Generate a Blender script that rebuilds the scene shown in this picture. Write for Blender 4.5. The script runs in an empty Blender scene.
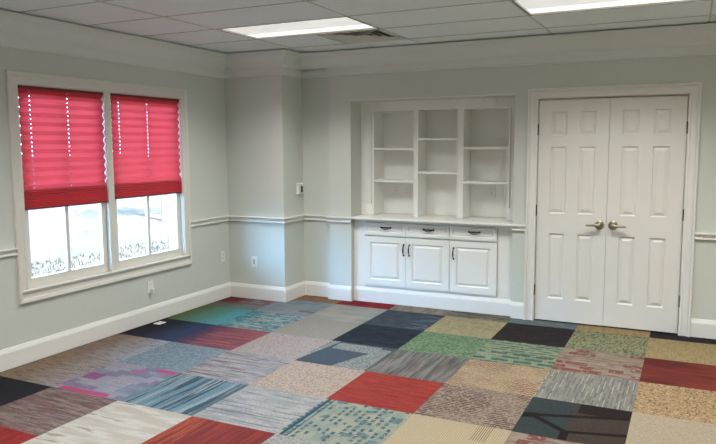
import bpy, bmesh, math, random
from mathutils import Vector
random.seed(7)
SC = bpy.context.scene
COL = SC.collection
R = math.radians

# ------------------------------------------------------------------ camera
CX, CY, CZ = 4.476, -6.3443, 1.6197
YAW, PITCH, ROLL, F = 0.4522, -0.1094, -0.0053, 685.2163
cam = bpy.data.cameras.new('camera'); co = bpy.data.objects.new('camera', cam); COL.objects.link(co)
cam.sensor_width = 36; cam.lens = F / 716 * 36; cam.clip_start = 0.05; cam.clip_end = 500
fw = Vector((-math.sin(YAW) * math.cos(PITCH), math.cos(YAW) * math.cos(PITCH), math.sin(PITCH)))
rt = Vector((math.cos(YAW), math.sin(YAW), 0)); up = rt.cross(fw)
rt2 = rt * math.cos(ROLL) + up * math.sin(ROLL); up2 = -rt * math.sin(ROLL) + up * math.cos(ROLL)
from mathutils import Matrix
m3 = Matrix((rt2, up2, -fw)).transposed()
co.matrix_world = Matrix.Translation((CX, CY, CZ)) @ m3.to_4x4()
SC.camera = co

# ------------------------------------------------------------------ shader DSL
def lin(c):
    return tuple(((v / 255) / 12.92 if v / 255 <= .04045 else ((v / 255 + .055) / 1.055) ** 2.4) for v in c)

class S:
    """wrapper of a node socket with arithmetic"""
    def __init__(s, g, sock): s.g, s.k = g, sock
    def _m(s, op, o=None, rev=False, c=None):
        n = s.g.t.nodes.new('ShaderNodeMath'); n.operation = op
        args = [s, o] if not rev else [o, s]
        if c is not None: args.append(c)
        for i, a in enumerate(args):
            if a is None: continue
            if isinstance(a, S): s.g.t.links.new(a.k, n.inputs[i])
            else: n.inputs[i].default_value = a
        return S(s.g, n.outputs[0])
    def __add__(s, o): return s._m('ADD', o)
    __radd__ = __add__
    def __sub__(s, o): return s._m('SUBTRACT', o)
    def __rsub__(s, o): return s._m('SUBTRACT', o, True)
    def __mul__(s, o): return s._m('MULTIPLY', o)
    __rmul__ = __mul__
    def __truediv__(s, o): return s._m('DIVIDE', o)
    def __gt__(s, o): return s._m('GREATER_THAN', o)
    def __lt__(s, o): return s._m('LESS_THAN', o)
    def frac(s): return s._m('FRACT')
    def floor(s): return s._m('FLOOR')
    def sin(s): return s._m('SINE')
    def abs(s): return s._m('ABSOLUTE')
    def max(s, o): return s._m('MAXIMUM', o)
    def min(s, o): return s._m('MINIMUM', o)
    def ss(s, a, b):      # smooth step a..b
        n = s.g.t.nodes.new('ShaderNodeMapRange'); n.interpolation_type = 'SMOOTHSTEP'
        s.g.t.links.new(s.k, n.inputs[0]); n.inputs[1].default_value = a; n.inputs[2].default_value = b
        return S(s.g, n.outputs[0])

class G:
    def __init__(s, name):
        s.m = bpy.data.materials.new(name); s.m.use_nodes = True; s.t = s.m.node_tree
        s.b = s.t.nodes['Principled BSDF']; s.seed = random.uniform(0, 60)
        s.out = s.t.nodes['Material Output']
    def uv(s):
        n = s.t.nodes.new('ShaderNodeUVMap'); x = s.t.nodes.new('ShaderNodeSeparateXYZ')
        s.t.links.new(n.outputs[0], x.inputs[0]); return S(s, x.outputs[0]), S(s, x.outputs[1])
    def pos(s):
        n = s.t.nodes.new('ShaderNodeTexCoord'); x = s.t.nodes.new('ShaderNodeSeparateXYZ')
        s.t.links.new(n.outputs['Object'], x.inputs[0]); return [S(s, o) for o in x.outputs]
    def vec(s, *a):
        n = s.t.nodes.new('ShaderNodeCombineXYZ')
        for i, v in enumerate(a):
            if isinstance(v, S): s.t.links.new(v.k, n.inputs[i])
            else: n.inputs[i].default_value = v
        return n.outputs[0]
    def noise(s, a, b, c=None, detail=2, rough=.5):
        n = s.t.nodes.new('ShaderNodeTexNoise'); n.inputs['Scale'].default_value = 1
        n.inputs['Detail'].default_value = detail; n.inputs['Roughness'].default_value = rough
        s.t.links.new(s.vec(a, b, s.seed if c is None else c), n.inputs['Vector']); return S(s, n.outputs[0])
    def white(s, a, b):
        n = s.t.nodes.new('ShaderNodeTexWhiteNoise'); n.noise_dimensions = '3D'
        s.t.links.new(s.vec(a, b, s.seed), n.inputs['Vector']); return S(s, n.outputs['Value'])
    def voro(s, a, b, feat='DISTANCE_TO_EDGE'):
        n = s.t.nodes.new('ShaderNodeTexVoronoi'); n.feature = feat; n.inputs['Scale'].default_value = 1
        s.t.links.new(s.vec(a, b, s.seed), n.inputs['Vector'])
        if feat == 'DISTANCE_TO_EDGE': return S(s, n.outputs['Distance'])
        x = s.t.nodes.new('ShaderNodeSeparateXYZ'); s.t.links.new(n.outputs['Color'], x.inputs[0])
        return S(s, x.outputs[0])
    def col(s, c):
        n = s.t.nodes.new('ShaderNodeRGB'); n.outputs[0].default_value = (*lin(c), 1); return S(s, n.outputs[0])
    def mix(s, f, a, b):
        n = s.t.nodes.new('ShaderNodeMix'); n.data_type = 'RGBA'
        for v, k in ((a, 6), (b, 7)):
            if isinstance(v, S): s.t.links.new(v.k, n.inputs[k])
            else: n.inputs[k].default_value = (*lin(v), 1)
        if isinstance(f, S): s.t.links.new(f.k, n.inputs[0])
        else: n.inputs[0].default_value = f
        return S(s, n.outputs[2])
    def scale(s, c, f):
        n = s.t.nodes.new('ShaderNodeVectorMath'); n.operation = 'SCALE'
        s.t.links.new(c.k, n.inputs[0])
        if isinstance(f, S): s.t.links.new(f.k, n.inputs['Scale'])
        else: n.inputs['Scale'].default_value = f
        return S(s, n.outputs[0])
    def rect(s, u, v, u0, v0, u1, v1):
        return (u > u0) * (u < u1) * (v > v0) * (v < v1)
    def finish(s, c, rough=.6, metal=0, bump=None, bs=.2, bd=.01, spec=None):
        if isinstance(c, S): s.t.links.new(c.k, s.b.inputs['Base Color'])
        else: s.b.inputs['Base Color'].default_value = (*lin(c), 1)
        s.b.inputs['Roughness'].default_value = rough; s.b.inputs['Metallic'].default_value = metal
        if spec is not None: s.b.inputs['Specular IOR Level'].default_value = spec
        if bump is not None:
            n = s.t.nodes.new('ShaderNodeBump'); n.inputs['Strength'].default_value = bs
            n.inputs['Distance'].default_value = bd
            s.t.links.new(bump.k, n.inputs['Height']); s.t.links.new(n.outputs[0], s.b.inputs['Normal'])
        return s.m

def paint(name, c, rough=.5, amp=.04, sc=40, bs=.05, metal=0, spec=None):
    g = G(name); x, y, z = g.pos()
    n = g.noise(x * sc, y * sc, z * sc, 3)
    big = g.noise(x * 1.7, y * 1.7, z * 1.7, 2)
    k = g.scale(g.col(c), 1 - amp + (n * .5 + big * .5) * (2 * amp))
    return g.finish(k, rough, metal, bump=n, bs=bs, bd=.002, spec=spec)

M = {}
M['wall'] = paint('sage_wall_paint', (207, 211, 203), .7, .03, 60, .06)
M['white'] = paint('white_trim_paint', (232, 231, 226), .42, .015, 30, .02)
M['cab'] = paint('white_cabinet_paint', (238, 238, 233), .4, .015, 30, .02)
M['door'] = paint('white_door_paint', (230, 228, 222), .42, .015, 30, .02)
M['crown'] = paint('crown_paint', (224, 228, 224), .55, .015, 30, .02)
M['sash'] = paint('window_sash_paint', (224, 221, 212), .45, .015, 30, .02)
M['plate'] = paint('ivory_plastic', (236, 234, 226), .35, .01, 20, 0)
M['slot'] = paint('dark_slots', (45, 45, 45), .5, .02, 20, 0)
M['bronze'] = paint('dark_bronze_metal', (62, 54, 46), .38, .08, 60, .02, .85)
M['nickel'] = paint('satin_nickel', (168, 162, 138), .32, .03, 80, .01, 1)
M['vent'] = paint('vent_enamel', (205, 204, 196), .5, .02, 20, 0)
M['frame'] = paint('fixture_edge_shadow', (84, 80, 72), .5, .03, 20, 0)  # frame painted dark to draw the shadow lines around the lights
M['tee'] = paint('grey_ceiling_grid', (190, 190, 182), .5, .02, 20, 0)
M['dark'] = paint('dark_duct', (120, 118, 112), .9, .05, 20, 0)
M['roof'] = paint('roof_board', (90, 88, 84), .9, .05, 5, 0)
M['bark'] = paint('tree_bark', (104, 84, 76), .9, .2, 20, .3)
M['foliage'] = paint('pale_foliage', (190, 150, 150), .8, .2, 5, 0)
M['shrub'] = paint('bluish_grass', (58, 56, 50), 1, .2, 8, 0, 0, 0)

def ceil_mat():
    g = G('ceiling_tile_mineral_fibre'); x, y, z = g.pos()
    n = g.noise(x * 260, y * 260, z, 2); p = g.voro(x * 120, y * 120)
    k = g.scale(g.col((234, 244, 244)), .95 + n * .1)
    k = g.mix((p < .06) * .25, k, (120, 118, 112))
    return g.finish(k, .9, bump=n, bs=.15, bd=.003)
M['ceil'] = ceil_mat()

def dash(g, u, v, rows, cols, th, duty=.5, soft=None):
    """dashes: rows across v, pieces along u"""
    r = (v * rows).floor(); band = ((v * rows).frac() < duty)
    w = g.white((u * cols + r * .37).floor(), r); return band * (w > th) * ((u * cols + r * .37).frac() < .75)
def lens_mat():
    g = G('light_diffuser'); u, v = g.uv()
    # a prismatic lens: the tubes show as bright bands with fainter cells between them
    band = (v > .66).max((v < .10)); line = ((v - .64).abs() < .02).max((v - .36).abs() < .015)
    cell = dash(g, u, v, 7, 5, .45, .6)
    e = (band * .28 + .72) * (1 - line * .3) * (1 - cell * (1 - band) * .16) * LAMP
    g.t.links.new(g.mix(.0, (255, 253, 248), (255, 253, 248)).k, g.b.inputs['Emission Color'])
    g.t.links.new(e.k, g.b.inputs['Emission Strength'])
    return g.finish((150, 150, 146), .4)
LAMP = 1.0
LAMP_W = 30
SPREAD = 130
M['lens'] = lens_mat()

def glass_mat():
    g = G('window_glass')
    g.t.nodes.remove(g.b)
    tr = g.t.nodes.new('ShaderNodeBsdfTransparent'); gl = g.t.nodes.new('ShaderNodeBsdfGlossy'); gl.inputs['Roughness'].default_value = .02
    mx = g.t.nodes.new('ShaderNodeMixShader')
    mx.inputs[0].default_value = .04; g.t.links.new(tr.outputs[0], mx.inputs[1]); g.t.links.new(gl.outputs[0], mx.inputs[2])
    g.t.links.new(mx.outputs[0], g.out.inputs[0]); return g.m
M['glass'] = glass_mat()

def shade_mat(name, c, tc, tf):
    g = G(name); x, y, z = g.pos()
    n = g.noise(x * 5, y * 300, z * 300, 2)
    g.t.nodes.remove(g.b)
    d = g.t.nodes.new('ShaderNodeBsdfDiffuse'); tl = g.t.nodes.new('ShaderNodeBsdfTranslucent'); mx = g.t.nodes.new('ShaderNodeMixShader')
    g.t.links.new(g.scale(g.col(c), .85 + n * .3).k, d.inputs[0]); g.t.links.new(g.scale(g.col(tc), .85 + n * .3).k, tl.inputs[0])
    mx.inputs[0].default_value = tf
    g.t.links.new(d.outputs[0], mx.inputs[1]); g.t.links.new(tl.outputs[0], mx.inputs[2]); g.t.links.new(mx.outputs[0], g.out.inputs[0])
    return g.m
M['shade'] = shade_mat('red_pleated_fabric', (212, 84, 92), (192, 60, 60), .44)
M['shaderail'] = paint('dark_red_rail', (120, 30, 42), .5, .05, 40, 0)

def lawn_mat():
    g = G('pale_dry_lawn'); x, y, z = g.pos()
    n = g.noise(x * 1.2, y * 1.2, z, 4); f = g.noise(x * 14, y * 14, z, 3)
    k = g.mix(n.ss(.35, .65), (98, 92, 84), (90, 84, 76))
    k = g.mix(g.noise(x * .5, y * .5, z, 3).ss(.5, .6) * .45, k, (112, 84, 78)); k = g.scale(k, .75 + f * .5)
    return g.finish(k, 1, spec=0)
M['lawn'] = lawn_mat()

# ------------------------------------------------------------------ mesh helpers
def tag(o, label=None, cat=None, group=None, kind=None):
    if label: o['label'] = label
    if cat: o['category'] = cat
    if group: o['group'] = group
    if kind: o['kind'] = kind
    return o
def empty(name, loc=(0, 0, 0), parent=None):
    o = bpy.data.objects.new(name, None); COL.objects.link(o); o.location = loc; o.empty_display_size = .1
    if parent: o.parent = parent
    return o
class B:
    """collects geometry in world coordinates; build() makes ONE mesh object"""
    def __init__(s): s.bm = bmesh.new(); s.uvl = None
    def box(s, x0, y0, z0, x1, y1, z1, bev=0):
        if x0 > x1: x0, x1 = x1, x0
        if y0 > y1: y0, y1 = y1, y0
        if z0 > z1: z0, z1 = z1, z0
        v = [s.bm.verts.new(p) for p in ((x0, y0, z0), (x1, y0, z0), (x1, y1, z0), (x0, y1, z0), (x0, y0, z1), (x1, y0, z1), (x1, y1, z1), (x0, y1, z1))]
        fs = [s.bm.faces.new([v[i] for i in q]) for q in ((3, 2, 1, 0), (4, 5, 6, 7), (0, 1, 5, 4), (1, 2, 6, 5), (2, 3, 7, 6), (3, 0, 4, 7))]
        if bev:
            es = list({e for f in fs for e in f.edges})
            bmesh.ops.bevel(s.bm, geom=es, offset=bev, segments=2, affect='EDGES', profile=.5)
        return s
    def quad(s, *p):
        return s.bm.faces.new([s.bm.verts.new(q) for q in p])
    def tube(s, pts, r, n=10, caps=True):
        pts = [Vector(p) for p in pts]
        rr = r if isinstance(r, (list, tuple)) else [r] * len(pts)
        rings = []; prev = None
        for i, p in enumerate(pts):
            d = (pts[min(i + 1, len(pts) - 1)] - pts[max(i - 1, 0)]).normalized()
            a = Vector((0, 0, 1)) if abs(d.z) < .9 else Vector((1, 0, 0))
            if prev is not None: a = prev
            e1 = (a - d * a.dot(d)).normalized(); e2 = d.cross(e1); prev = e1
            rings.append([s.bm.verts.new(p + (e1 * math.cos(t) + e2 * math.sin(t)) * rr[i]) for t in (2 * math.pi * k / n for k in range(n))])
        for a, b in zip(rings, rings[1:]):
            for k in range(n): s.bm.faces.new((a[k], a[(k + 1) % n], b[(k + 1) % n], b[k]))
        if caps: s.bm.faces.new(rings[0][::-1]); s.bm.faces.new(rings[-1])
        return s
    def lathe(s, c, axis, prof, n=28):
        """prof: (distance along axis, radius)"""
        c = Vector(c); ax = Vector(axis).normalized()
        a = Vector((0, 0, 1)) if abs(ax.z) < .9 else Vector((1, 0, 0))
        e1 = (a - ax * a.dot(ax)).normalized(); e2 = ax.cross(e1)
        rings = [[s.bm.verts.new(c + ax * h + (e1 * math.cos(t) + e2 * math.sin(t)) * r) for t in (2 * math.pi * k / n for k in range(n))] for h, r in prof]
        for p, q in zip(rings, rings[1:]):
            for k in range(n): s.bm.faces.new((p[k], p[(k + 1) % n], q[(k + 1) % n], q[k]))
        s.bm.faces.new(rings[0][::-1]); s.bm.faces.new(rings[-1]); return s
    def sweep(s, path, prof, mp, side=1, closed=False):
        """path: 2-D points; prof: closed list (offset sideways, height); mp(a, b, h) -> 3-D"""
        P = [Vector(p) for p in path]; n = len(P); secs = []
        for i, p in enumerate(P):
            if closed or 0 < i < n - 1:
                d0 = (p - P[i - 1]).normalized(); d1 = (P[(i + 1) % n] - p).normalized()
            elif i == 0: d0 = d1 = (P[1] - p).normalized()
            else: d0 = d1 = (p - P[i - 1]).normalized()
            n0 = Vector((d0.y, -d0.x)) * side; n1 = Vector((d1.y, -d1.x)) * side
            m = (n0 + n1).normalized(); m = m / max(.2, m.dot(n0))
            secs.append([s.bm.verts.new(mp(*(p + m * o), h)) for o, h in prof])
        k = len(prof)
        for i in range(n if closed else n - 1):
            a, b = secs[i], secs[(i + 1) % n]
            for j in range(k): s.bm.faces.new((a[j], a[(j + 1) % k], b[(j + 1) % k], b[j]))
        if not closed: s.bm.faces.new(secs[0][::-1]); s.bm.faces.new(secs[-1])
        return s
    def panelled(s, x0, x1, z0, z1, y, t, panels, rings):
        """a leaf facing -y whose front carries recessed / raised panels"""
        xs = sorted({x0, x1, *[p[0] for p in panels], *[p[1] for p in panels]})
        zs = sorted({z0, z1, *[p[2] for p in panels], *[p[3] for p in panels]})
        for a, b in zip(xs, xs[1:]):
            for c, d in zip(zs, zs[1:]):
                hit = any(p[0] <= a + 1e-6 and p[1] >= b - 1e-6 and p[2] <= c + 1e-6 and p[3] >= d - 1e-6 for p in panels)
                if not hit: s.quad((a, y, c), (b, y, c), (b, y, d), (a, y, d))
        for a, b, c, d in panels:
            prev = [(a, y, c), (b, y, c), (b, y, d), (a, y, d)]
            for ins, dep in rings:
                cur = [(a + ins, y + dep, c + ins), (b - ins, y + dep, c + ins), (b - ins, y + dep, d - ins), (a + ins, y + dep, d - ins)]
                for k in range(4): s.quad(prev[k], prev[(k + 1) % 4], cur[(k + 1) % 4], cur[k])
                prev = cur
            s.quad(*prev)
        s.quad((x0, y, z1), (x1, y, z1), (x1, y + t, z1), (x0, y + t, z1)); s.quad((x0, y + t, z0), (x1, y + t, z0), (x1, y, z0), (x0, y, z0))
        s.quad((x0, y, z0), (x0, y, z1), (x0, y + t, z1), (x0, y + t, z0)); s.quad((x1, y, z1), (x1, y, z0), (x1, y + t, z0), (x1, y + t, z1))
        s.quad((x0, y + t, z0), (x0, y + t, z1), (x1, y + t, z1), (x1, y + t, z0))
        bmesh.ops.remove_doubles(s.bm, verts=s.bm.verts, dist=1e-5)
        return s
    def build(s, name, mat, parent=None, smooth=False, keep=False):
        if not keep: bmesh.ops.recalc_face_normals(s.bm, faces=s.bm.faces)
        me = bpy.data.meshes.new(name)
        off = Vector((0, 0, 0))
        p = parent
        while p: off += p.location; p = p.parent
        if parent is None and s.bm.verts:      # own origin at the base centre
            lo = [min(v.co[i] for v in s.bm.verts) for i in range(3)]; hi = [max(v.co[i] for v in s.bm.verts) for i in range(3)]
            org = Vector(((lo[0] + hi[0]) / 2, (lo[1] + hi[1]) / 2, lo[2])); off = org
        for v in s.bm.verts: v.co -= off
        s.bm.to_mesh(me); s.bm.free()
        for m in (mat if isinstance(mat, list) else [mat]): me.materials.append(m)
        if smooth:
            for q in me.polygons: q.use_smooth = True
            me.set_sharp_from_angle(angle=R(40))
        o = bpy.data.objects.new(name, me); COL.objects.link(o)
        if parent: o.parent = parent
        else: o.location = off
        return o
def struct(o, label, cat): return tag(o, label, cat, kind='structure')
XY = lambda a, b, h: (a, b, h)

# ------------------------------------------------------------------ room measures
ZC, ZCR, ZR, ZBB = 2.59, 2.342, .8907, .1592
XCH, YA, YB, XP = .7034, -.333, .07, 1.0598
NX0, NX1, NZ1 = 1.315, 2.996, 2.085          # niche
DX0, DX1, DM, DH = 3.2146, 4.4292, 3.822, 2.032
RX, RY = 7.3, -8.6
T = .25
WY0, WY1, WZ0, WZ1 = -2.846, -1.062, .552, 2.092

# walls
b = B()
b.box(-.18, RY - .18, -.12, 0, WY0, ZC + .02).box(-.18, WY1, -.12, 0, .9, ZC + .02)
b.box(-.18, WY0, -.12, 0, WY1, WZ0).box(-.18, WY0, WZ1, 0, WY1, ZC + .02)
struct(b.build('wall_left', M['wall']), 'sage green wall on the left, pierced by the twin windows', 'wall')
b = B()
b.box(XCH, YB, 0, XP, T, ZC + .02)
b.box(XP, 0, 0, NX0, T, ZC + .02).box(NX0, 0, NZ1, NX1, T, ZC + .02).box(NX1, 0, 0, DX0 - .022, T, ZC + .02)
b.box(DX0 - .022, 0, DH + .024, DX1 + .022, T, ZC + .02).box(DX1 + .022, 0, 0, RX, T, ZC + .02)
struct(b.build('wall_back', M['wall']), 'sage green back wall around the shelves and double door', 'wall')
struct(B().box(0, YA, 0, XCH, T, ZC + .02).build('wall_corner', M['wall']), 'sage green boxed-out corner between window wall and shelves', 'wall')
struct(B().box(RX, RY - .18, -.12, RX + .18, .9, ZC + .02).build('wall_right', M['wall']), 'sage green right side wall outside the view', 'wall')
struct(B().box(0, RY - .18, -.12, RX, RY, ZC + .02).build('wall_front', M['wall']), 'sage green wall behind the viewer', 'wall')
struct(B().box(0, .72, -.12, RX, .9, ZC + .02).build('wall_light_stop', M['wall']), 'unseen wall added behind the double door to keep out sky light', 'wall')  # unseen, added so no sky light leaks through the door gaps

# ------------------------------------------------------------------ floor of carpet squares
TS, OX, OY = .6009, .6107, -.1787
FK = .5
def fuzz(g, u, v, amp=.35, f=75):
    n = g.noise(u * f, v * f, None, 2, .7); return (1 - amp / 2) + (n - .5) * (amp * 3.6) + amp / 2
def fin(g, c, u, v, amp=.3, f=75):
    k = g.scale(c, fuzz(g, u, v, amp, f) * FK)
    h = g.noise(u * 160, v * 160, None, 2, .8)
    return g.finish(k, .95, bump=h, bs=.35, bd=.004, spec=.1)
def t_plain(g, u, v, c, amp=.25): return g.col(c), amp
def t_speck(g, u, v, c1, c2, f=55, th=.56, w=.05):
    n = g.noise(u * f, v * f, None, 2, .7); return g.mix(n.ss(th - w, th + w), c1, c2), .3
def t_streak(g, u, v, cs, fu, fv, lo=.36, hi=.64, amp=.25):
    n = g.noise(u * fu, v * fv, None, 3, .6); m = g.noise(u * fu * .6 + 7, v * fv * .5 + 3, None, 2)
    c = g.mix(n.ss(lo, hi), cs[0], cs[1])
    if len(cs) > 2: c = g.mix(m.ss(.54, .62), c, cs[2])
    return c, amp
def blocks(g, u, v, nu, nv, th):
    r = (v * nv).floor(); return g.white((u * nu + r * .43).floor(), r) > th
TILE = {}
def tile(*ij):
    def deco(f):
        for k in ij: TILE[k] = f
        return f
    return deco
@tile((0, -1))
def _(g, u, v): return t_streak(g, u, v, [(150, 112, 84), (172, 138, 110)], 3, 20)
@tile((1, -1))
def _(g, u, v): return t_streak(g, u, v, [(172, 50, 56), (140, 44, 52)], 20, 4)
@tile((2, -1))
def _(g, u, v): return t_streak(g, u, v, [(176, 160, 144), (140, 124, 110)], 20, 3)
@tile((3, -1))
def _(g, u, v): return t_streak(g, u, v, [(84, 92, 88), (150, 140, 124)], 3, 24, .42, .58)
@tile((4, -1))
def _(g, u, v): return t_streak(g, u, v, [(132, 144, 146), (108, 116, 118)], 5, 26)
@tile((5, -1))
def _(g, u, v): return t_streak(g, u, v, [(192, 162, 118), (170, 142, 104)], 30, 4)
@tile((6, -1), (7, -1))
def _(g, u, v): return t_streak(g, u, v, [(62, 52, 54), (50, 44, 48)], 4, 20)
@tile((-1, 0))
def _(g, u, v):
    c = g.mix((u + g.noise(u * 8, v * 8) * .5).ss(.55, .9), (122, 56, 54), (150, 142, 148))
    c = g.mix(blocks(g, u, v, 5, 9, .6) * (u > .4) * .6, c, (140, 84, 88)); return g.mix((v.ss(.55, .8)) * .7, c, (112, 136, 128)), .4
@tile((0, 0))
def _(g, u, v):
    c, a = t_streak(g, u, v, [(140, 152, 162), (158, 164, 166)], 3, 6); return g.mix((((v - .7).abs() < .05) * (u > .7)), c, (128, 126, 118)), .2
@tile((1, 0))
def _(g, u, v):
    c, a = t_streak(g, u, v, [(162, 166, 158), (186, 180, 166)], 2.5, 5); n = g.noise(u * 3 + 4, v * 6); return g.mix(n.ss(.56, .66), c, (196, 172, 162)), .2
@tile((2, 0))
def _(g, u, v):
    c, a = t_streak(g, u, v, [(66, 76, 86), (84, 92, 98)], 5, 12)
    return g.mix(dash(g, u, v, 12, 3, .35, .45) * (u > .68), c, (112, 122, 140)), .2
@tile((3, 0))
def _(g, u, v):
    n = g.noise(u * 3, v * 4); w = ((n * 34).sin()); c, a = t_streak(g, u, v, [(190, 178, 138), (176, 162, 124)], 30, 3)
    return g.mix(w.ss(.75, 1) * .55, c, (150, 132, 100)), .2
@tile((4, 0))
def _(g, u, v): return t_streak(g, u, v, [(58, 50, 50), (48, 42, 44)], 5, 9, amp=.3)
@tile((5, 0))
def _(g, u, v):
    d = g.noise(u * 34, v * 13, None, 2, .7); e_ = g.noise(u * 26 + 9, v * 14); c = g.mix(d.ss(.46, .54), (172, 168, 132), (138, 142, 108)); return g.mix(e_.ss(.56, .6) * .8, c, (92, 100, 80)), .35
@tile((6, 0), (7, 0))
def _(g, u, v):
    c, a = t_streak(g, u, v, [(192, 170, 126), (176, 154, 112)], 40, 5); return g.mix(dash(g, u, v, 20, 24, .8, .4), c, (150, 128, 94)), .25
@tile((-1, 1))
def _(g, u, v):
    n = g.noise(u * 12, v * 12, None, 4, .7); k = u + n * .5
    c = g.mix(k.ss(.25, .8), (104, 118, 84), (100, 150, 134)); return g.mix(k.ss(.75, 1.2), c, (98, 172, 182)), .5
@tile((0, 1))
def _(g, u, v):
    n = g.noise(u * 30, v * 10, None, 3, .7); c = g.mix((u * .8 + n * .4).ss(.1, .6), (90, 166, 176), (160, 180, 176))
    c = g.mix(dash(g, u, v, 15, 2.2, .42, .6) * (n > .44) * .8, c, (48, 100, 136)); m = g.noise(u * 7, v * 16)
    return g.mix(m.ss(.55, .62) * .7, c, (60, 112, 138)), .4
@tile((1, 1))
def _(g, u, v): return t_speck(g, u, v, (172, 166, 154), (158, 150, 142), 50, .52)
@tile((2, 1))
def _(g, u, v): return t_streak(g, u, v, [(40, 44, 54), (52, 58, 66)], 4, 10)
@tile((3, 1))
def _(g, u, v):
    d = g.noise(u * 24, v * 20, None, 3, .7); c = g.mix(d.ss(.42, .58), (104, 130, 98), (140, 160, 126)); return g.mix(g.noise(u * 30, v * 34).ss(.58, .64) * .6, c, (80, 106, 82)), .4
@tile((4, 1))
def _(g, u, v):
    n = g.noise(u * 5, v * 16, None, 3); c = g.mix(n.ss(.4, .6), (138, 154, 124), (164, 172, 142)); w = g.noise(u * 30, v * 30)
    c = g.mix(dash(g, u, v, 10, 4, .12, .4) * (w > .38) * (v < .55), c, (84, 108, 96)); c = g.mix(dash(g, u, v + .03, 7, 3.4, .1, .6) * (v > .5) * (w > .36) * .9, c, (72, 98, 98))
    return g.mix(dash(g, u + .4, v, 20, 7, .5, .4) * .6, c, (96, 120, 104)), .35
@tile((5, 1), (5, 4))
def _(g, u, v):
    n = g.noise(u * 5, v * 14, None, 3); c = g.mix(n.ss(.4, .6), (176, 158, 140), (154, 134, 120)); w = g.noise(u * 16, v * 20)
    c = g.mix(blocks(g, u, v, 6, 7, .62) * (w > .44) * ((v * 7).frac() < .8) * .85, c, (138, 72, 68)); return g.mix(dash(g, u, v, 13, 3, .5, .3) * .7, c, (128, 96, 88)), .35
@tile((6, 1), (7, 1))
def _(g, u, v): return t_streak(g, u, v, [(122, 54, 48), (140, 66, 56), (110, 50, 46)], 1.2, 9)
@tile((-1, 2))
def _(g, u, v):
    n = g.noise(u * 4, v * 20, None, 3, .7); return g.mix((u + n * .4).ss(.4, 1.1), (48, 47, 56), (62, 76, 108)), .45
@tile((0, 2))
def _(g, u, v):
    c, a = t_streak(g, u, v, [(140, 82, 98), (166, 104, 108), (124, 84, 106)], 1.5, 14); n = g.noise(u * 3, v * 18)
    return g.mix((n * .8 - u).ss(.05, .3), c, (92, 76, 104)), .35
@tile((1, 2))
def _(g, u, v): return t_speck(g, u, v, (190, 178, 172), (150, 140, 140), 48, .56)
@tile((2, 2))
def _(g, u, v):
    s_, a = t_speck(g, u, v, (186, 186, 178), (100, 104, 106), 85, .5); d = g.col((84, 94, 104))
    k = ((v < u * .08 + .30) * (v > .05) * (u > .17) * (u < .80)).max((u > (v * -.35 + .86)) * (v > .12) * (u < .97)).max((u < (v * -.16 + .15)) * (v < .9))
    c = g.mix(k, d, s_); return g.mix(((u > .62) * (v > .62) * (1 - k)), c, (108, 108, 104)), .3
@tile((3, 2))
def _(g, u, v):
    n = g.noise(u * 18, v * 1.1, None, 3, .65); m = g.noise(u * 34, v * 1.6, None, 2); c = g.mix(n.ss(.4, .6), (106, 106, 102), (146, 140, 132))
    c = g.mix(m.ss(.56, .62) * .6, c, (92, 84, 80)); return g.mix(g.noise(u * 9 + 5, v * 1.2).ss(.58, .64) * .6, c, (124, 100, 96)), .35
@tile((4, 2))
def _(g, u, v):
    c, a = t_speck(g, u, v, (204, 182, 148), (180, 154, 124), 34, .5); n = g.noise(u * 3, v * 4); w = g.noise(u * 36, v * 30)
    z = ((v * 17 + (u * 120).sin() * .22).frac() < .45)
    return g.mix(z * (w > .36) * (n.ss(.36, .6) * .7 + .3), c, (138, 98, 82)), .35
@tile((5, 2))
def _(g, u, v):
    c, a = t_streak(g, u, v, [(142, 140, 134), (162, 156, 146)], 18, 3); c = g.mix(dash(g, v, u, 22, 2.6, .3, .42) * .6, c, (112, 112, 110))
    return g.mix(dash(g, v + .3, u, 20, 2.6, .5, .22) * .8, c, (200, 194, 180)), .3
@tile((6, 2), (7, 2))
def _(g, u, v):
    d = g.noise(u * 34, v * 30, None, 2, .8); c = g.mix(d.ss(.44, .52), (208, 184, 144), (186, 150, 112)); return g.mix(g.noise(u * 40 + 3, v * 34, None, 2, .7).ss(.57, .61), c, (108, 82, 64)), .3
@tile((-1, 3))
def _(g, u, v):
    n = g.noise(u * 2.4, v * 22, None, 4, .7); m = g.noise(u * 6, v * 40, None, 2); k = u + n * .7
    c = g.mix(k.ss(.55, 1.0), (160, 138, 122), (172, 164, 162)); c = g.mix(k.ss(.95, 1.35), c, (176, 184, 200))
    return g.mix(m.ss(.53, .58) * .55, c, (118, 104, 104)), .45
@tile((0, 3))
def _(g, u, v):
    c, a = t_speck(g, u, v, (126, 148, 164), (156, 172, 182), 26, .52, .1); return c, .4
@tile((1, 3))
def _(g, u, v):
    n = g.noise(u * 1.5, v * 30, None, 3, .6); c = g.mix(g.noise(u * 5, v * 12).ss(.4, .6), (164, 160, 164), (184, 178, 176))
    return g.mix(n.ss(.53, .6) * .8, c, (112, 98, 106)), .4
@tile((2, 3))
def _(g, u, v): return t_speck(g, u, v, (204, 182, 164), (166, 144, 130), 42, .55)
@tile((3, 3))
def _(g, u, v):
    n = g.noise(u * 4, v * 34, None, 3, .6); return g.mix(n.ss(.38, .62), (158, 58, 50), (180, 72, 60)), .35
@tile((4, 3))
def _(g, u, v):
    c, a = t_speck(g, u, v, (182, 164, 146), (152, 134, 120), 36, .5); n = g.noise(u * 4, v * 2.2); w = g.noise(u * 16, v * 22, None, 2, .8)
    return g.mix(((v * 22).frac() < .52) * (w > .45) * (n.ss(.38, .55) * .55 + .4), c, (92, 62, 58)), .4
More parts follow.
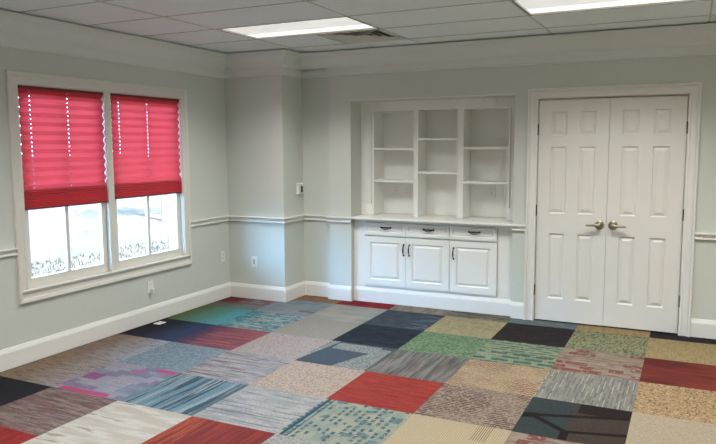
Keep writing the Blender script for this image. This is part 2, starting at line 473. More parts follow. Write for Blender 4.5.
@tile((5, 3))
def _(g, u, v):
    c = g.mix((u > .46), g.col((64, 72, 72)), g.col((78, 66, 60))); c = g.mix((u > .5) * (v < .27), c, (48, 38, 37))
    d = lambda a0, b0, a1, b1, w: (((u - a0) * (b1 - b0) - (v - b0) * (a1 - a0)).abs() < w * math.hypot(a1 - a0, b1 - b0)) * (u > min(a0, a1) - .012) * (u < max(a0, a1) + .012)
    k = d(.1, .5, .95, .24, .035).max(d(.08, .5, .46, .8, .035)).max(d(.46, .8, 1., .66, .03)).max(d(0., .54, .12, .5, .06)).max(g.rect(u, v, .42, .78, .50, 1))
    return g.mix(k, c, (40, 33, 33)), .45
@tile((6, 3), (6, 4), (7, 3))
def _(g, u, v): return t_streak(g, u, v, [(202, 186, 160), (188, 172, 148)], 50, 50)
@tile((-1, 4))
def _(g, u, v):
    n = g.noise(u * 2.4, v * 22, None, 4, .7); m = g.noise(u * 6, v * 40, None, 2); k = u + n * .7
    c = g.mix(k.ss(.6, 1.1), (164, 140, 120), (172, 162, 156)); c = g.mix(k.ss(1.1, 1.5), c, (178, 160, 174))
    return g.mix(m.ss(.53, .58) * .55, c, (116, 102, 100)), .45
@tile((0, 4))
def _(g, u, v):
    n = g.noise(u * 5, v * 26, None, 3, .7); c = g.mix(n.ss(.4, .6), (158, 162, 178), (180, 172, 184))
    c = g.mix(blocks(g, u, v, 4, 9, .72) * (n > .42) * .75, c, (134, 118, 152)); c = g.mix(blocks(g, v, u, 7, 4, .8) * .6, c, (128, 142, 162))
    c = g.mix(g.rect(u, v, .02, .42, .26, .62) * .85, c, (160, 88, 142)); c = g.mix(g.rect(u, v, .7, .0, .98, .1), c, (206, 92, 144)); c = g.mix(g.rect(u, v, .08, .9, .8, 1) * (n > .4), c, (200, 92, 136))
    return g.mix(g.rect(u, v, .42, .12, .62, .24) * .8, c, (186, 122, 164)), .35
@tile((1, 4))
def _(g, u, v):
    n = g.noise(u * 26, v * .9, None, 3, .6); m = g.noise(u * 14, v * 1.3, None, 2); c = g.mix(m.ss(.42, .6), (118, 146, 156), (158, 172, 174))
    c = g.mix(n.ss(.52, .58) * .85, c, (56, 76, 90)); return g.mix((u > .94) * .6, c, (48, 68, 80)), .35
@tile((2, 4))
def _(g, u, v):
    n = g.noise(u * 1.3, v * 32, None, 3, .6); c = g.mix(g.noise(u * 4, v * 16).ss(.4, .6), (172, 172, 170), (192, 188, 180))
    return g.mix(n.ss(.53, .6) * .75, c, (120, 120, 126)), .35
@tile((3, 4))
def _(g, u, v):
    n = g.noise(u * 7, v * 5, None, 3); c = g.mix(n.ss(.38, .62), (156, 166, 154), (180, 180, 160)); w = g.noise(u * 40, v * 40)
    c = g.mix(dash(g, v, u, 13, 12, .35, .5) * (w > .42) * .9, c, (64, 92, 104)); c = g.mix(dash(g, v + .4, u, 7, 5, .55, .8) * g.noise(u * 5, v * 5).ss(.48, .55) * .75, c, (92, 124, 132))
    return g.mix(((u - .05).abs() < .02).max(((u - .11).abs() < .012) * .6), c, (56, 92, 106)), .4
@tile((4, 4))
def _(g, u, v):
    c = g.mix(((u * 46).frac() < .5) * .7, g.col((212, 194, 160)), g.col((182, 162, 128))); return g.mix(((u * 46).frac() < .4) * g.rect(u, v, .68, .0, .84, .36) * .8, c, (138, 98, 74)), .25
@tile((-1, 5))
def _(g, u, v): return t_plain(g, u, v, (48, 47, 54), .35)
@tile((0, 5))
def _(g, u, v):
    n = g.noise(u * 3, v * 30, None, 4, .7); c = g.mix(n.ss(.42, .58), (118, 94, 92), (158, 140, 128)); return g.mix(g.noise(u * 2, v * 8).ss(.52, .62) * .6, c, (132, 98, 104)), .4
@tile((1, 5), (1, 6))
def _(g, u, v):
    n = g.noise(u * 2 + v * 1.5, v * 9, None, 3); c = g.mix(n.ss(.4, .6), (202, 192, 176), (220, 212, 198)); return g.mix(n.ss(.62, .7), c, (176, 166, 152)), .2
@tile((2, 5))
def _(g, u, v):
    n = g.noise(u * 18, v * 1.3, None, 3, .6); c = g.mix(n.ss(.4, .6), (134, 54, 48), (156, 66, 54)); return g.mix((1 - u.ss(.1, .5)) * n.ss(.42, .58) * .8, c, (186, 92, 62)), .3
@tile((3, 5))
def _(g, u, v): return t_speck(g, u, v, (188, 186, 180), (140, 138, 136), 50, .54)
@tile((0, 6))
def _(g, u, v):
    n = g.noise(u * 14, v * 3, None, 3); return g.mix(n.ss(.4, .6), (150, 48, 42), (170, 54, 46)), .3

fl = bmesh.new(); uvl = fl.loops.layers.uv.new('UVMap'); fmats = []; midx = {}
spare = [k for k in TILE]
for j in range(-2, 15):
    for i in range(-1, 12):
        x0, x1 = OX + i * TS, OX + (i + 1) * TS; y1, y0 = OY - j * TS, OY - (j + 1) * TS
        cx0, cx1, cy0, cy1 = max(x0, 0), min(x1, RX), max(y0, RY), min(y1, .72)
        if j == -1: cy1 = .72
        if j == -2: continue
        if cx1 <= cx0 or cy1 <= cy0: continue
        key = (i, j)
        f = TILE.get(key)
        if f is None: f = TILE[random.Random(i * 31 + j * 17).choice(spare)]
        if f not in midx:
            g = G('carpet_square_%02d' % len(fmats)); u, v = g.uv(); c, amp = f(g, u, v); fmats.append(fin(g, c, u, v, amp)); midx[f] = len(fmats) - 1
        q = [(cx0, cy0), (cx1, cy0), (cx1, cy1), (cx0, cy1)]
        fc = fl.faces.new([fl.verts.new((x, y, 0)) for x, y in q]); fc.material_index = midx[f]
        for lp, (x, y) in zip(fc.loops, q): lp[uvl].uv = ((x - x0) / TS, (y1 - y) / TS)
# under side and edges so the floor is a slab
low = [fl.verts.new(p) for p in ((0, RY, -.12), (RX, RY, -.12), (RX, .72, -.12), (0, .72, -.12))]
fl.faces.new(low[::-1])
me = bpy.data.meshes.new('floor'); fl.to_mesh(me); fl.free()
for m in fmats: me.materials.append(m)
o = bpy.data.objects.new('floor', me); COL.objects.link(o)
struct(o, 'patchwork floor of mismatched coloured carpet squares', 'floor')

# ------------------------------------------------------------------ ceiling
XL = [.895 + 1.22 * k for k in range(-1, 7)]; YL = [-.43 - .61 * k for k in range(-2, 15)]
LIGHTS = [(1, 1), (3, 1), (5, 1), (1, 5), (3, 5), (5, 5), (1, 9), (3, 9), (5, 9)]   # (column, row) of the troffers; cell = XL[c]..XL[c+1], YL row
LCELL = {(c, r + 2) for c, r in LIGHTS}
b = B()
VX0, VX1 = XL[1] + .61, XL[2]
for c in range(len(XL) - 1):
    for r in range(len(YL) - 1):
        if (c, r) in LCELL: continue
        x0, x1, y1, y0 = XL[c], XL[c + 1], YL[r], YL[r + 1]
        if (c, r) == (1, 2): x1 = VX0               # half a panel, the air vent takes the rest
        g_ = .0055
        x0, x1, y0, y1 = max(x0 + g_, .0), min(x1 - g_, RX), max(y0 + g_, RY), min(y1 - g_, -.0)
        if x1 - x0 < .02 or y1 - y0 < .02: continue
        b.box(x0, y0, ZC, x1, y1, ZC + .02)
b.box(-.3, RY - .3, ZC + .03, RX + .3, 1.0, ZC + .15)
struct(b.build('ceiling', M['ceil']), 'suspended ceiling of pale grey rectangular panels', 'ceiling')

b = B()
for x in XL[1:]: b.box(x - .0055, RY, ZC - .0035, x + .0055, -.118, ZC + .012)
for y in YL[2:]:
    if y > RY: b.box(.118, y - .0055, ZC - .0035, RX, y + .0055, ZC + .012)
b.box(VX0 - .0075, YL[3], ZC - .006, VX0 + .0075, YL[2], ZC + .012)
struct(b.build('trim_16', M['tee']), 'thin grey metal grid holding the ceiling panels', 'ceiling grid')

def light(i, x0, x1, y0, y1, label):
    r = empty('ceiling_light', ((x0 + x1) / 2, (y0 + y1) / 2, ZC - .003))
    tag(r, label, 'ceiling light', 'recessed fluorescent ceiling lights')
    f = B(); w = .018
    f.box(x0 + .005, y0 + .005, ZC - .003, x1 - .005, y0 + w, ZC + .024).box(x0 + .005, y1 - w, ZC - .003, x1 - .005, y1 - .005, ZC + .024)
    f.box(x0 + .005, y0 + w, ZC - .003, x0 + w, y1 - w, ZC + .024).box(x1 - w, y0 + w, ZC - .003, x1 - .005, y1 - w, ZC + .024)
    f.build('frame', M['frame'], r)
    d = B(); uvl = d.bm.loops.layers.uv.new('UVMap')
    q = [(x0 + w, y0 + w, ZC + .008), (x0 + w, y1 - w, ZC + .008), (x1 - w, y1 - w, ZC + .008), (x1 - w, y0 + w, ZC + .008)]
    fc = d.quad(*q)
    for lp, t_ in zip(fc.loops, ((0, 0), (0, 1), (1, 1), (1, 0))): lp[uvl].uv = t_
    top = [(x, y, ZC + .022) for x, y, z in q]
    d.quad(*top[::-1])
    for k in range(4): d.quad(q[k], top[k], top[(k + 1) % 4], q[(k + 1) % 4])
    d.build('diffuser', M['lens'], r, keep=True)
    al = bpy.data.lights.new('fluorescent_tubes', 'AREA'); al.shape = 'RECTANGLE'; al.size = x1 - x0 - 2 * w; al.size_y = y1 - y0 - 2 * w
    al.energy = LAMP_W; al.color = (1, .995, .955); al.spread = R(SPREAD)
    ao = bpy.data.objects.new('fluorescent_tubes', al); COL.objects.link(ao); ao.parent = r; ao.location = (0, 0, .008)
names = ['glowing ceiling light nearest the boxed-out corner, beside the air vent', 'glowing ceiling light cut by the top edge above the double door']
rest = 'unseen ceiling light added to even out the room light'  # fixtures out of view, added so the room is lit evenly
for n, (c, r) in enumerate(LIGHTS):
    light(n, XL[c], XL[c + 1], YL[r + 3], YL[r + 2], names[n] if n < 2 else rest)

# square stepped air diffuser
vy1, vy0 = YL[2], YL[3]; vx, vy = (VX0 + VX1) / 2, (vy0 + vy1) / 2
r = empty('ceiling_vent', (vx, vy, ZC)); tag(r, 'square stepped white air vent in the ceiling beside the light', 'air vent')
def ring(bb, h0, z0, h1, z1, t):
    for s0, s1 in (((-1, -1), (1, -1)), ((1, -1), (1, 1)), ((1, 1), (-1, 1)), ((-1, 1), (-1, -1))):
        p = lambda s, h, z: (vx + s[0] * h, vy + s[1] * h, z)
        a, b_, c, d = p(s0, h0, z0), p(s1, h0, z0), p(s1, h1, z1), p(s0, h1, z1)
        bb.quad(a, b_, c, d); up_ = lambda q: (q[0], q[1], q[2] + t)
        bb.quad(up_(d), up_(c), up_(b_), up_(a)); bb.quad(a, up_(a), up_(b_), b_); bb.quad(d, c, up_(c), up_(d))
f = B(); ring(f, .300, ZC - .002, .262, ZC - .002, .006); f.build('frame', M['vent'], r)
for h in (.255, .195, .135, .075):
    f = B(); ring(f, h, ZC - .004, h - .05, ZC + .014, .003); f.build('louvre', M['vent'], r)
B().box(vx - .26, vy - .26, ZC + .022, vx + .26, vy + .26, ZC + .028).build('duct', M['dark'], r)

# ------------------------------------------------------------------ mouldings
cove = [(0, 2.425), (.03, 2.425), (.034, 2.436), (.046, 2.445), (.058, 2.462), (.072, 2.492), (.09, 2.52), (.108, 2.538), (.112, 2.552), (.118, 2.556), (.118, 2.579), (0, 2.579)]
o = B().sweep([(0, RY), (0, YA), (XCH, YA), (XCH, 0), (RX, 0)], cove, XY).build('trim_1', M['crown'])
struct(o, 'pale crown moulding along the top of the walls', 'moulding')
fr = [(0, ZCR), (.012, ZCR), (.02, ZCR + .006), (.02, ZCR + .016), (.014, ZCR + .02), (.014, 2.425), (0, 2.425)]
o = B().sweep([(0, RY), (0, YA), (XCH, YA), (XCH, YB), (XP, YB), (XP, 0), (RX, 0)], fr, XY).build('trim_2', M['crown'])
struct(o, 'flat frieze band under the crown moulding', 'moulding')
rail = [(0, .834), (.017, .834), (.021, .838), (.021, .846), (.015, .852), (.012, .858), (.012, .872), (.030, .877), (.036, .881), (.036, .8907), (0, .8907)]
o = B().sweep([(0, RY), (0, -2.937)], rail, XY).build('trim_3', M['white']); struct(o, 'white chair rail left of the windows', 'moulding')
o = B().sweep([(0, -.971), (0, YA), (XCH, YA), (XCH, YB), (XP, YB), (XP, 0), (NX0 + .003, 0)], rail, XY).build('trim_4', M['white']); struct(o, 'white chair rail wrapping the boxed-out corner', 'moulding')
o = B().sweep([(NX1 - .001, 0), (3.127, 0)], rail, XY).build('trim_5', M['white']); struct(o, 'short white chair rail between cabinets and door', 'moulding')
o = B().sweep([(4.527, 0), (RX, 0)], rail, XY).build('trim_6', M['white']); struct(o, 'white chair rail right of the double door', 'moulding')
base = [(0, .004), (.017, .004), (.017, .125), (.014, .131), (.014, .136), (.009, .146), (.006, .157), (0, ZBB)]
o = B().sweep([(0, RY), (0, YA), (XCH, YA), (XCH, YB), (XP, YB), (XP, 0), (NX0 + .003, 0)], base, XY).build('baseboard_left', M['white']); struct(o, 'tall white baseboard along window wall and boxed-out corner', 'baseboard')
o = B().sweep([(NX0 + .004, .058), (NX1 + .002, .058), (NX1 + .002, 0), (3.127, 0)][0:2], [(q[0] + (0.0), q[1]) for q in base], XY).build('baseboard_back', M['white']); struct(o, 'tall white baseboard under the built-in cabinets', 'baseboard')
o = B().sweep([(NX1 + .001, 0), (3.127, 0)], base, XY).build('baseboard_middle', M['white']); struct(o, 'short white baseboard between cabinets and door', 'baseboard')
o = B().sweep([(4.527, 0), (RX, 0)], base, XY).build('baseboard_right', M['white']); struct(o, 'tall white baseboard right of the double door', 'baseboard')

# ------------------------------------------------------------------ double door
XZ = lambda a, b_, h: (a, -h, b_)
casing = [(0, 0), (0, .010), (.005, .015), (.016, .015), (.020, .009), (.052, .012), (.056, .019), (.063, .019), (.067, .013), (.071, .026), (.084, .028), (.088, .024), (.088, 0)]
o = B().sweep([(DX0 - .006, .002), (DX0 - .006, DH + .009), (DX1 + .009, DH + .009), (DX1 + .009, .002)], casing, XZ, side=-1).build('trim_7', M['white'])
struct(o, 'white moulded casing around the double door', 'door casing')
b = B(); b.box(DX0 - .022, .0, 0, DX0 - .004, .12, DH + .024).box(DX1 + .004, 0, 0, DX1 + .022, .12, DH + .024).box(DX0 - .004, 0, DH + .006, DX1 + .004, .12, DH + .024)
b.box(DX0 - .004, .052, 0, DX0 + .01, .064, DH + .006).box(DX1 - .01, .052, 0, DX1 + .004, .064, DH + .006).box(DX0 + .01, .052, DH - .008, DX1 - .01, .064, DH + .006)
struct(b.build('trim_8', M['white']), 'white jamb lining the double door opening', 'door frame')
rings = [(.003, .008), (.008, .014), (.014, .014), (.038, .003), (.042, .003)]
def door(name, x0, x1, cols, hinge_x, knob_x, dirx, label):
    r = empty(name, ((x0 + x1) / 2, .012, .012)); struct(r, label, 'door')
    pn = [(a, c, z0, z1) for a, c in cols for z0, z1 in ((.222, .826), (1.008, 1.61), (1.712, 1.922))]
    B().panelled(x0 + (.003 if dirx < 0 else 0), x1 - (.003 if dirx > 0 else 0), .014, DH - .007, .01, .036, pn, rings).build('leaf', M['door'], r)
    for z in (1.76, 1.03, .29):
        h = B(); h.tube([(hinge_x, .004, z - .047), (hinge_x, .004, z + .047)], .0058, 10)
        h.lathe((hinge_x, .004, z + .047), (0, 0, 1), [(0, .0075), (.004, .006), (.008, .0015)], 10)
        h.build('hinge', M['bronze'], r, smooth=True)
    hd = B().lathe((knob_x, .0095, .921), (0, -1, 0), [(0, .041), (.005, .041), (.010, .037), (.012, .030), (.015, .020), (.03, .016), (.045, .014), (.05, .014)]).build('handle', M['nickel'], r, smooth=True)
    hd['label'] = 'satin nickel lever handle'
    pts = [(knob_x - dirx * .010, -.048, .922), (knob_x + dirx * .01, -.05, .922), (knob_x + dirx * .04, -.051, .921), (knob_x + dirx * .075, -.048, .918), (knob_x + dirx * .105, -.042, .917), (knob_x + dirx * .112, -.040, .917)]
    lv = B().tube(pts, [.011, .0135, .0115, .0095, .0085, .004], 14).build('lever', M['nickel'], hd, smooth=True)
door('door_1', DX0, DM - .0015, [(3.327, 3.466), (3.575, 3.711)], DX0 - .003, 3.765, -1, 'left leaf of the white six-panel double door')
door('door_2', DM + .0015, DX1, [(3.928, 4.061), (4.176, 4.308)], DX1 + .003, 3.879, 1, 'right leaf of the white six-panel double door')

# ------------------------------------------------------------------ built-in bookcase
FY, BY = .25, .50
r = empty('built_in_bookcase', ((NX0 + NX1) / 2, FY, .897)); tag(r, 'white built-in bookcase of three bays set in the wall niche', 'bookcase')
S0, S1, S2, S3, S4, S5 = 1.465, 1.908, 1.958, 2.376, 2.438, 2.878
b = B(); b.box(NX0 + .001, FY, .899, S0 - .036, FY + .02, NZ1 - .003)
b.box(S0 - .036, FY + .016, .899, S0 - .024, FY + .02, 1.985)
b.box(NX0 + .001, FY - .006, .899, NX0 + .016, FY, NZ1 - .1, .002)
for k in range(3): b.box(NX0 + .028 + k * .028, FY - .004, 1.03, NX0 + .042 + k * .028, FY, NZ1 - .11, .0015)
b.box(S0 - .024, FY - .004, .899, S0, FY + .25, 1.985)
b.build('left_stile'.replace('left_', 'face_'), M['cab'], r)
b = B(); b.box(S5, FY - .004, .899, S5 + .024, FY + .25, 1.985).box(S5 + .038, FY, .899, NX1 - .001, FY + .02, NZ1 - .003).box(S5 + .024, FY + .018, .899, S5 + .038, FY + .022, 1.985)
for k in range(3): b.box(S5 + .046 + k * .024, FY - .004, 1.03, S5 + .058 + k * .024, FY, NZ1 - .11, .0015)
b.build('face_stile', M['cab'], r)
B().box(NX0 + .004, FY - .012, .899, S0 - .012, FY - .007, 1.02, .002).build('plinth_block', M['cab'], r)
B().box(S5 + .026, FY - .012, .899, NX1 - .004, FY - .005, 1.02, .002).build('plinth_block', M['cab'], r)
B().box(NX0 + .001, FY - .007, 1.985, NX1 - .001, FY + .25, NZ1 - .002).build('header', M['cab'], r)
for a, c in ((S1, S2), (S3, S4)): B().box(a, FY, .899, c, BY, 1.985).build('divider', M['cab'], r)
B().box(S0 - .02, BY, .899, S5 + .02, BY + .015, 1.985).build('back_panel', M['cab'], r)
for a, c, z0, z1 in ((S0, S1, 1.584, 1.607), (S0, S1, 1.247, 1.271), (S2, S3, 1.682, 1.705), (S2, S3, 1.340, 1.363), (S4, S5, 1.590, 1.613), (S4, S5, 1.248, 1.272)):
    B().box(a, FY + .008, z0, c, BY, z1, .003).build('shelf', M['cab'], r)

o = B().box(NX0, -.005, NZ1 + .001, NX1, -.0005, NZ1 + .011, .001).build('trim_17', M['white']); struct(o, 'thin white strip standing in for the highlight over the bookcase niche', 'highlight strip')  # strip added to draw the bright highlight on the niche's top edge
# counter
b = B(); b.box(NX0 + .004, -.029, .873, NX1 - .003, BY + .02, .897, .006)
tag(b.build('countertop', M['white']), 'long white countertop over the cabinets, under the bookcase', 'countertop')

# ------------------------------------------------------------------ base cabinets
CFY = .06
def pull(bb, p0, p1, out, bail=None):
    p0, p1 = Vector(p0), Vector(p1); d = (p1 - p0); L = d.length; d.normalize(); o_ = Vector((0, -1, 0))
    pts = []; rr = []
    for k in range(13):
        t_ = k / 12; pts.append(p0 + d * L * t_ + o_ * (out * (math.sin(math.pi * t_) ** .6) + .002)); rr.append(.0042 + .0028 * math.sin(math.pi * t_) ** 2)
    bb.tube(pts, rr, 10)
    for p in (p0, p1): bb.lathe(p, (0, -1, 0), [(-.001, .010), (.004, .009), (.007, .005), (.009, .002)], 12)
    return bb
def cab(x0, x1, doors, label):
    """doors: list of (x0, x1, handle_x)"""
    r = empty('base_cabinet', ((x0 + x1) / 2, CFY, .165)); tag(r, label, 'cabinet', 'white base cabinets under the countertop')
    b = B(); y0, y1 = CFY + .0, BY; w = .018
    b.box(x0, CFY + .021, .165, x0 + w, y1, .868).box(x1 - w, CFY + .021, .165, x1, y1, .868).box(x0 + w, CFY + .021, .165, x1 - w, y1, .183)
    b.box(x0 + w, y1 - w, .183, x1 - w, y1, .868).box(x0 + w, CFY + .021, .844, x1 - w, CFY + .1, .868).box(x0 + w, CFY + .021, .70, x1 - w, CFY + .1, .715)
    b.box(x0, CFY, .165, x1, CFY + .021, .187).box(x0, CFY + .002, .846, x1, CFY + .021, .869)
    b.build('body', M['cab'], r)
    for a, c, hx in doors:
        a += .0018; c -= .0018
        d = B().panelled(a, c, .19, .699, CFY - .018, .036, [(a + .065, c - .065, .252, .666 - .026)], [(.003, .007), (.008, .012), (.014, .012), (.034, .002), (.038, .002)]).build('door', M['cab'], r)
        pull(B(), (hx, CFY - .018, .52), (hx, CFY - .018, .628), .022).build('handle', M['bronze'], d, smooth=True)
        d = B().panelled(a, c, .716, .842, CFY - .018, .036, [(a + .03, c - .03, .744, .83)], [(.003, .005), (.006, .006), (.010, .006), (.018, .001), (.02, .001)]).build('drawer', M['cab'], r)
        mx = (a + c) / 2 + .012
        h = pull(B(), (mx - .052, CFY - .018, .796), (mx + .052, CFY - .018, .796), .014)
        h.tube([(mx - .045 + .09 * k / 10, CFY - .03 - .004 * math.sin(math.pi * k / 10), .793 - .016 * math.sin(math.pi * k / 10)) for k in range(11)], .0032, 8)
        h.build('handle', M['bronze'], d, smooth=True)
cab(1.447, 2.370, [(1.447, 1.9085, 1.886), (1.9085, 2.370, 1.947)], 'white two-door, two-drawer base cabinet nearer the corner')
cab(2.372, 2.844, [(2.372, 2.844, 2.413)], 'white one-door, one-drawer base cabinet nearer the double door')
b = B(); b.box(NX0 + .002, CFY, .0, 1.445, CFY + .02, .868).build
o = b.build('trim_9', M['cab']); struct(o, 'white filler strip between the pilaster and cabinets', 'filler strip')
o = B().box(2.846, CFY, 0, NX1 - .002, CFY + .02, .868).build('trim_10', M['cab']); struct(o, 'white filler strip between the cabinets and door wall', 'filler strip')
o = B().box(1.446, CFY, 0, 2.845, CFY + .02, .163).build('trim_11', M['cab']); struct(o, 'white toe board under the cabinets', 'toe board')

# ------------------------------------------------------------------ windows
YZ = lambda a, b_, h: (h, a, b_)
wc = [(0, 0), (0, .012), (.006, .016), (.02, .016), (.024, .013), (.055, .014), (.06, .02), (.084, .024), (.09, .02), (.09, 0)]
MY0, MY1 = -2.018, -1.948
def surround(dy, n0, where):
    a, c = WY0 + dy, WY1 + dy
    o = B().sweep([(a, WZ0), (a, WZ1), (c, WZ1), (c, WZ0)], wc, YZ, side=-1, closed=True).build('trim_%d' % n0, M['sash'])
    struct(o, 'white moulded casing framing both windows ' + where, 'window casing')
    b = B(); b.box(-.18, a, WZ0, .004, a + .006, WZ1).box(-.18, c - .006, WZ0, .004, c, WZ1).box(-.18, a + .006, WZ1 - .006, .004, c - .006, WZ1)
    b.box(-.18, a + .006, WZ0, .004, c - .006, WZ0 + .006)
    b.box(.004, a - .07, WZ0 - .008, .03, c + .07, WZ0 + .008, .004)
    b.box(-.12, MY0 + dy, WZ0 + .006, .008, MY1 + dy, WZ1 - .006, .003)
    struct(b.build('trim_%d' % (n0 + 1), M['sash']), 'white jambs, mullion and sill inside the window casing ' + where, 'window frame')
surround(0, 12, 'with the red shades')
def window(name, y0, y1, label):
    r = empty(name, (-.06, (y0 + y1) / 2, WZ0 + .008)); struct(r, label, 'window')
    x0, x1 = -.085, -.045; zm = 1.30
    def sash(z0, z1, xa, xb, botw):
        s = B(); w = .052
        s.box(xa, y0, z0, xb, y0 + w, z1).box(xa, y1 - w, z0, xb, y1, z1).box(xa, y0 + w, z0, xb, y1 - w, z0 + botw).box(xa, y0 + w, z1 - .045, xb, y1 - w, z1)
        o_ = s.build('sash', M['sash'], r)
        ym = (y0 + y1) / 2 - .0
        mt = B().box(xa + .004, ym - .015, z0 + botw, xb - .002, ym + .015, z1 - .045).build('muntin', M['sash'], o_)
        xg = (xa + xb) / 2
        B().box(xg - .002, y0 + w - .004, z0 + botw - .004, xg + .002, ym - .015, z1 - .041).build('pane', M['glass'], o_)
        B().box(xg - .002, ym + .015, z0 + botw - .004, xg + .002, y1 - w + .004, z1 - .041).build('pane', M['glass'], o_)
    sash(WZ0 + .007, zm + .02, -.062, -.029, .075)
    sash(zm - .02, WZ1 - .007, -.1, -.066, .045)
window('window_1', WY0 + .007, MY0 - .001, 'left white sash window under the wider red shade')
window('window_2', MY1 + .001, WY1 - .007, 'right white sash window nearer the corner')

def shade(y0, y1, zb, holes, label):
    r = empty('pleated_shade', (-.018, (y0 + y1) / 2, zb)); tag(r, label, 'window shade', 'red pleated window shades')
    zt = WZ1 - .03
    B().box(-.026, y0, zt, .004, y1, WZ1 - .008, .003).build('headrail', M['shaderail'], r)
    n = 11; stack_top = zb + .15; e = .0026
    ys = [y0]
    for h in holes: ys += [h - e, h + e]
    ys.append(y1)
    f = B(); xf, xb = .003, -.025
    zs = [zt - (zt - stack_top) * k / (2 * n) for k in range(2 * n + 1)]
    for k in range(2 * n):
        xa, xc = (xf, xb) if k % 2 == 0 else (xb, xf)
        za, zc = zs[k], zs[k + 1]
        P = lambda t_, y: (xa + (xc - xa) * t_, y, za + (zc - za) * t_)
        for q in range(len(ys) - 1):
            if q % 2 == 0: f.quad(P(0, ys[q]), P(0, ys[q + 1]), P(1, ys[q + 1]), P(1, ys[q]))
            else:
                for t0, t1 in ((0, .36), (.64, 1)): f.quad(P(t0, ys[q]), P(t0, ys[q + 1]), P(t1, ys[q + 1]), P(t1, ys[q]))
    bmesh.ops.remove_doubles(f.bm, verts=f.bm.verts, dist=1e-5)
    f.build('pleated_fabric', M['shade'], r)
    s = B(); m = 16; zz = [stack_top - (stack_top - zb - .014) * k / m for k in range(m + 1)]
    for k in range(m):
        xa, xc = (xf, xf - .005) if k % 2 == 0 else (xf - .005, xf)
        s.quad((xa, y0, zz[k]), (xa, y1, zz[k]), (xc, y1, zz[k + 1]), (xc, y0, zz[k + 1]))
    # the folded cloth behind the front pleats
    for q in range(1):
        x = -.025 - .002 * q; s.quad((x, y0, stack_top - .01), (x, y1, stack_top - .01), (x, y1, zb + .014), (x, y0, zb + .014))
    bmesh.ops.remove_doubles(s.bm, verts=s.bm.verts, dist=1e-5)
    s.build('folded_stack', M['shade'], r)
    B().box(-.024, y0, zb, .004, y1, zb + .014, .003).build('bottom_rail', M['shaderail'], r)
    for h in holes: B().tube([(-.012, h, zb + .01), (-.017, h, zt)], .0009, 6).build('cord', M['shaderail'], r)
shade(WY0 + .012, MY0 - .006, 1.158, (-2.735, -2.388), 'red pleated shade half drawn over the left window')
shade(MY1 + .006, WY1 - .010, 1.178, (-1.845, -1.50), 'red pleated shade half drawn over the right window')

# ------------------------------------------------------------------ small fittings
def outlet(p, n, label, group=None, plug=False, kind='duplex'):
    """p: centre on the wall, n: outward normal (axis aligned)"""
    p = Vector(p); n = Vector(n); tdir = Vector((-n.y, n.x, 0))
    def bx(bb, a0, a1, z0, z1, h0, h1, bev=0):
        q0 = p + tdir * a0 + n * h0; q1 = p + tdir * a1 + n * h1
        return bb.box(q0.x, q0.y, p.z + z0, q1.x, q1.y, p.z + z1, bev)
    r = empty('wall_outlet', p); tag(r, label, 'outlet', group)
    bx(B(), -.036, .036, -.058, .058, .0005, .006, .002).build('cover_plate', M['plate'], r)
    for zc in (.02, -.02):
        s_ = bx(B(), -.015, .015, zc - .014, zc + .014, .006, .0085, .001).build('receptacle', M['plate'], r)
        k = B()
        for a in (-.006, .006): bx(k, a - .0012, a + .0012, zc - .004, zc + .006, .0085, .0091)
        k.build('slot', M['slot'], s_)
    return r
outlet((0, -.455, .459), (1, 0, 0), 'ivory wall outlet on the window wall near the corner')
r = outlet((.326, YA, .408), (0, -1, 0), 'ivory wall outlet low on the boxed-out corner')
B().box(.322, YA - .010, .385, .331, YA - .0095, .43).build('slot', M['slot'], r)
r = outlet((0, -1.555, .335), (1, 0, 0), 'wall outlet under the right window with a plug in it')
k = B().box(.0095, -1.570, .283, .04, -1.540, .325, .004); k.build('plug', M['plate'], r)
outlet((1.61, BY, 1.163), (0, -1, 0), 'left of two outlets in the left bookcase bay, below its shelves')
outlet((1.735, BY, 1.150), (0, -1, 0), 'right of two outlets in the left bookcase bay, below its shelves')
outlet((2.665, BY, 1.158), (0, -1, 0), 'outlet in the right bookcase bay, below its shelves')
r = empty('thermostat', (XCH, -.018, 1.178)); tag(r, 'small white wall thermostat with dark display beside the pilaster recess', 'thermostat')
B().box(XCH + .0005, -.078, 1.120, XCH + .028, .022, 1.236, .004).build('case', M['plate'], r)
B().box(XCH + .028, -.028, 1.140, XCH + .0295, .012, 1.205).build('display', M['slot'], r)
# plate lying on the navy carpet square
r = empty('floor_outlet', (.10, -1.56, .0)); tag(r, 'small white floor plate on the navy carpet square by the window wall', 'floor plate')
B().box(.06, -1.60, .0005, .135, -1.51, .006, .002).build('cover_plate', M['plate'], r)
k = B(); k.box(.08, -1.585, .006, .09, -1.54, .0068).box(.105, -1.565, .006, .115, -1.525, .0068); k.build('slot', M['slot'], r)

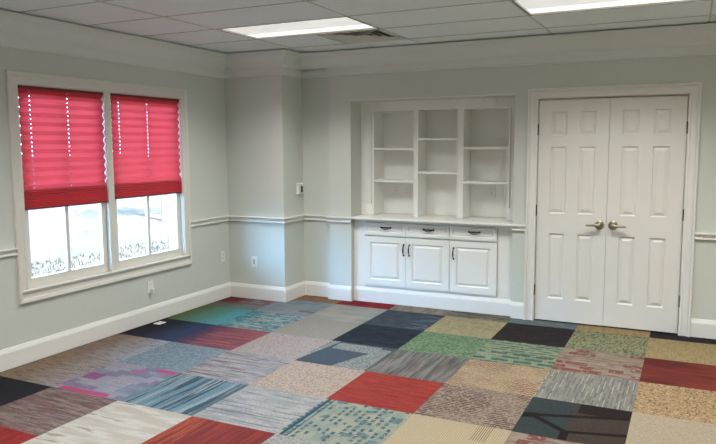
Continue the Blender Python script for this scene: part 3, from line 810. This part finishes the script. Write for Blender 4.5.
# ------------------------------------------------------------------ outdoors
GZ = -.35
o = B().box(-120, -120, GZ - .2, -.2, 120, GZ).build('lawn', M['lawn']); struct(o, 'sunlit pale lawn outside the windows', 'lawn')
rng = random.Random(3)
g_ = B()
for k in range(3200):
    x = -rng.uniform(3.0, 5.6); y = rng.uniform(-4.0, 7.5); h = rng.uniform(.03, .08); a = rng.uniform(0, 6.28); w = .012
    dx, dy = math.cos(a) * w, math.sin(a) * w; lx, ly = rng.uniform(-.06, .06), rng.uniform(-.06, .06)
    g_.bm.faces.new([g_.bm.verts.new(p) for p in ((x - dx, y - dy, GZ), (x + dx, y + dy, GZ), (x + lx, y + ly, GZ + h))])
tag(g_.build('grass', M['shrub'], keep=True), 'bluish grass tufts outside, along the bottom of the window panes', 'grass', kind='stuff')
def tree(x, y, h, rad, lean, label):
    r = empty('tree', (x, y, GZ)); tag(r, label, 'tree')
    t_ = B(); t_.tube([(x, y, GZ - .05), (x + lean * .3, y, GZ + h * .3), (x + lean, y + .1, GZ + h * .62)], [rad, rad * .8, rad * .5], 12)
    for k in range(6):
        a = k * 1.05; t_.tube([(x + lean * .7, y, GZ + h * (.42 + .03 * k)), (x + lean + math.cos(a) * h * .12, y + math.sin(a) * h * .12, GZ + h * .68), (x + lean + math.cos(a) * h * .2, y + math.sin(a) * h * .2, GZ + h * .85)], [rad * .4, rad * .25, rad * .08], 8)
    t_.build('trunk', M['bark'], r, smooth=True)
    c = B(); q = random.Random(int(x * 10))
    for k in range(500):
        v = Vector((q.gauss(0, 1), q.gauss(0, 1), q.gauss(0, .8))); v = v.normalized() * (q.random() ** .4) * h * .3
        p = Vector((x + lean, y, GZ + h * .78)) + v; s_ = .09
        a = Vector((q.uniform(-1, 1), q.uniform(-1, 1), q.uniform(-1, 1))).normalized(); e = a.orthogonal()
        c.bm.faces.new([c.bm.verts.new(p + d) for d in (a * s_, e * s_ * .5, -a * s_, -e * s_ * .5)])
    c.build('crown', M['foliage'], r, keep=True)
tree(-8.3, 7.95, 5.2, .085, .08, 'slim pale tree seen through the right window')

# ------------------------------------------------------------------ light
w = bpy.data.worlds.new('sky'); SC.world = w; w.use_nodes = True; nt = w.node_tree
tc = nt.nodes.new('ShaderNodeTexCoord'); sx = nt.nodes.new('ShaderNodeSeparateXYZ'); rp = nt.nodes.new('ShaderNodeValToRGB')
nt.links.new(tc.outputs['Generated'], sx.inputs[0]); nt.links.new(sx.outputs[2], rp.inputs[0])
cr = rp.color_ramp
cr.elements[0].position = 0; cr.elements[0].color = (.10, .17, .24, 1)
cr.elements[1].position = .9; cr.elements[1].color = (.012, .017, .024, 1)
for p_, c_ in ((.13, (.10, .18, .27, 1)), (.22, (.27, .60, 1, 1)), (.38, (.25, .57, 1, 1)), (.5, (.02, .03, .045, 1))):
    el = cr.elements.new(p_); el.color = c_
nt.links.new(rp.outputs[0], nt.nodes['Background'].inputs[0]); nt.nodes['Background'].inputs[1].default_value = 52
sl = bpy.data.lights.new('sun', 'SUN'); sl.energy = 27; sl.angle = R(1); sl.color = (1, .97, .95)
so = bpy.data.objects.new('sun', sl); COL.objects.link(so); so.rotation_euler = (R(18), R(38), 0); so.location = (6, -6, 12)

SC.view_settings.view_transform = 'Standard'; SC.view_settings.look = 'None'; SC.view_settings.gamma = 1
SC.view_settings.exposure = 0
SC.view_settings.use_curve_mapping = False
SC.cycles.use_denoising = True
SC.cycles.max_bounces = 10; SC.cycles.diffuse_bounces = 6; SC.cycles.transparent_max_bounces = 16
SC.cycles.sample_clamp_indirect = 6
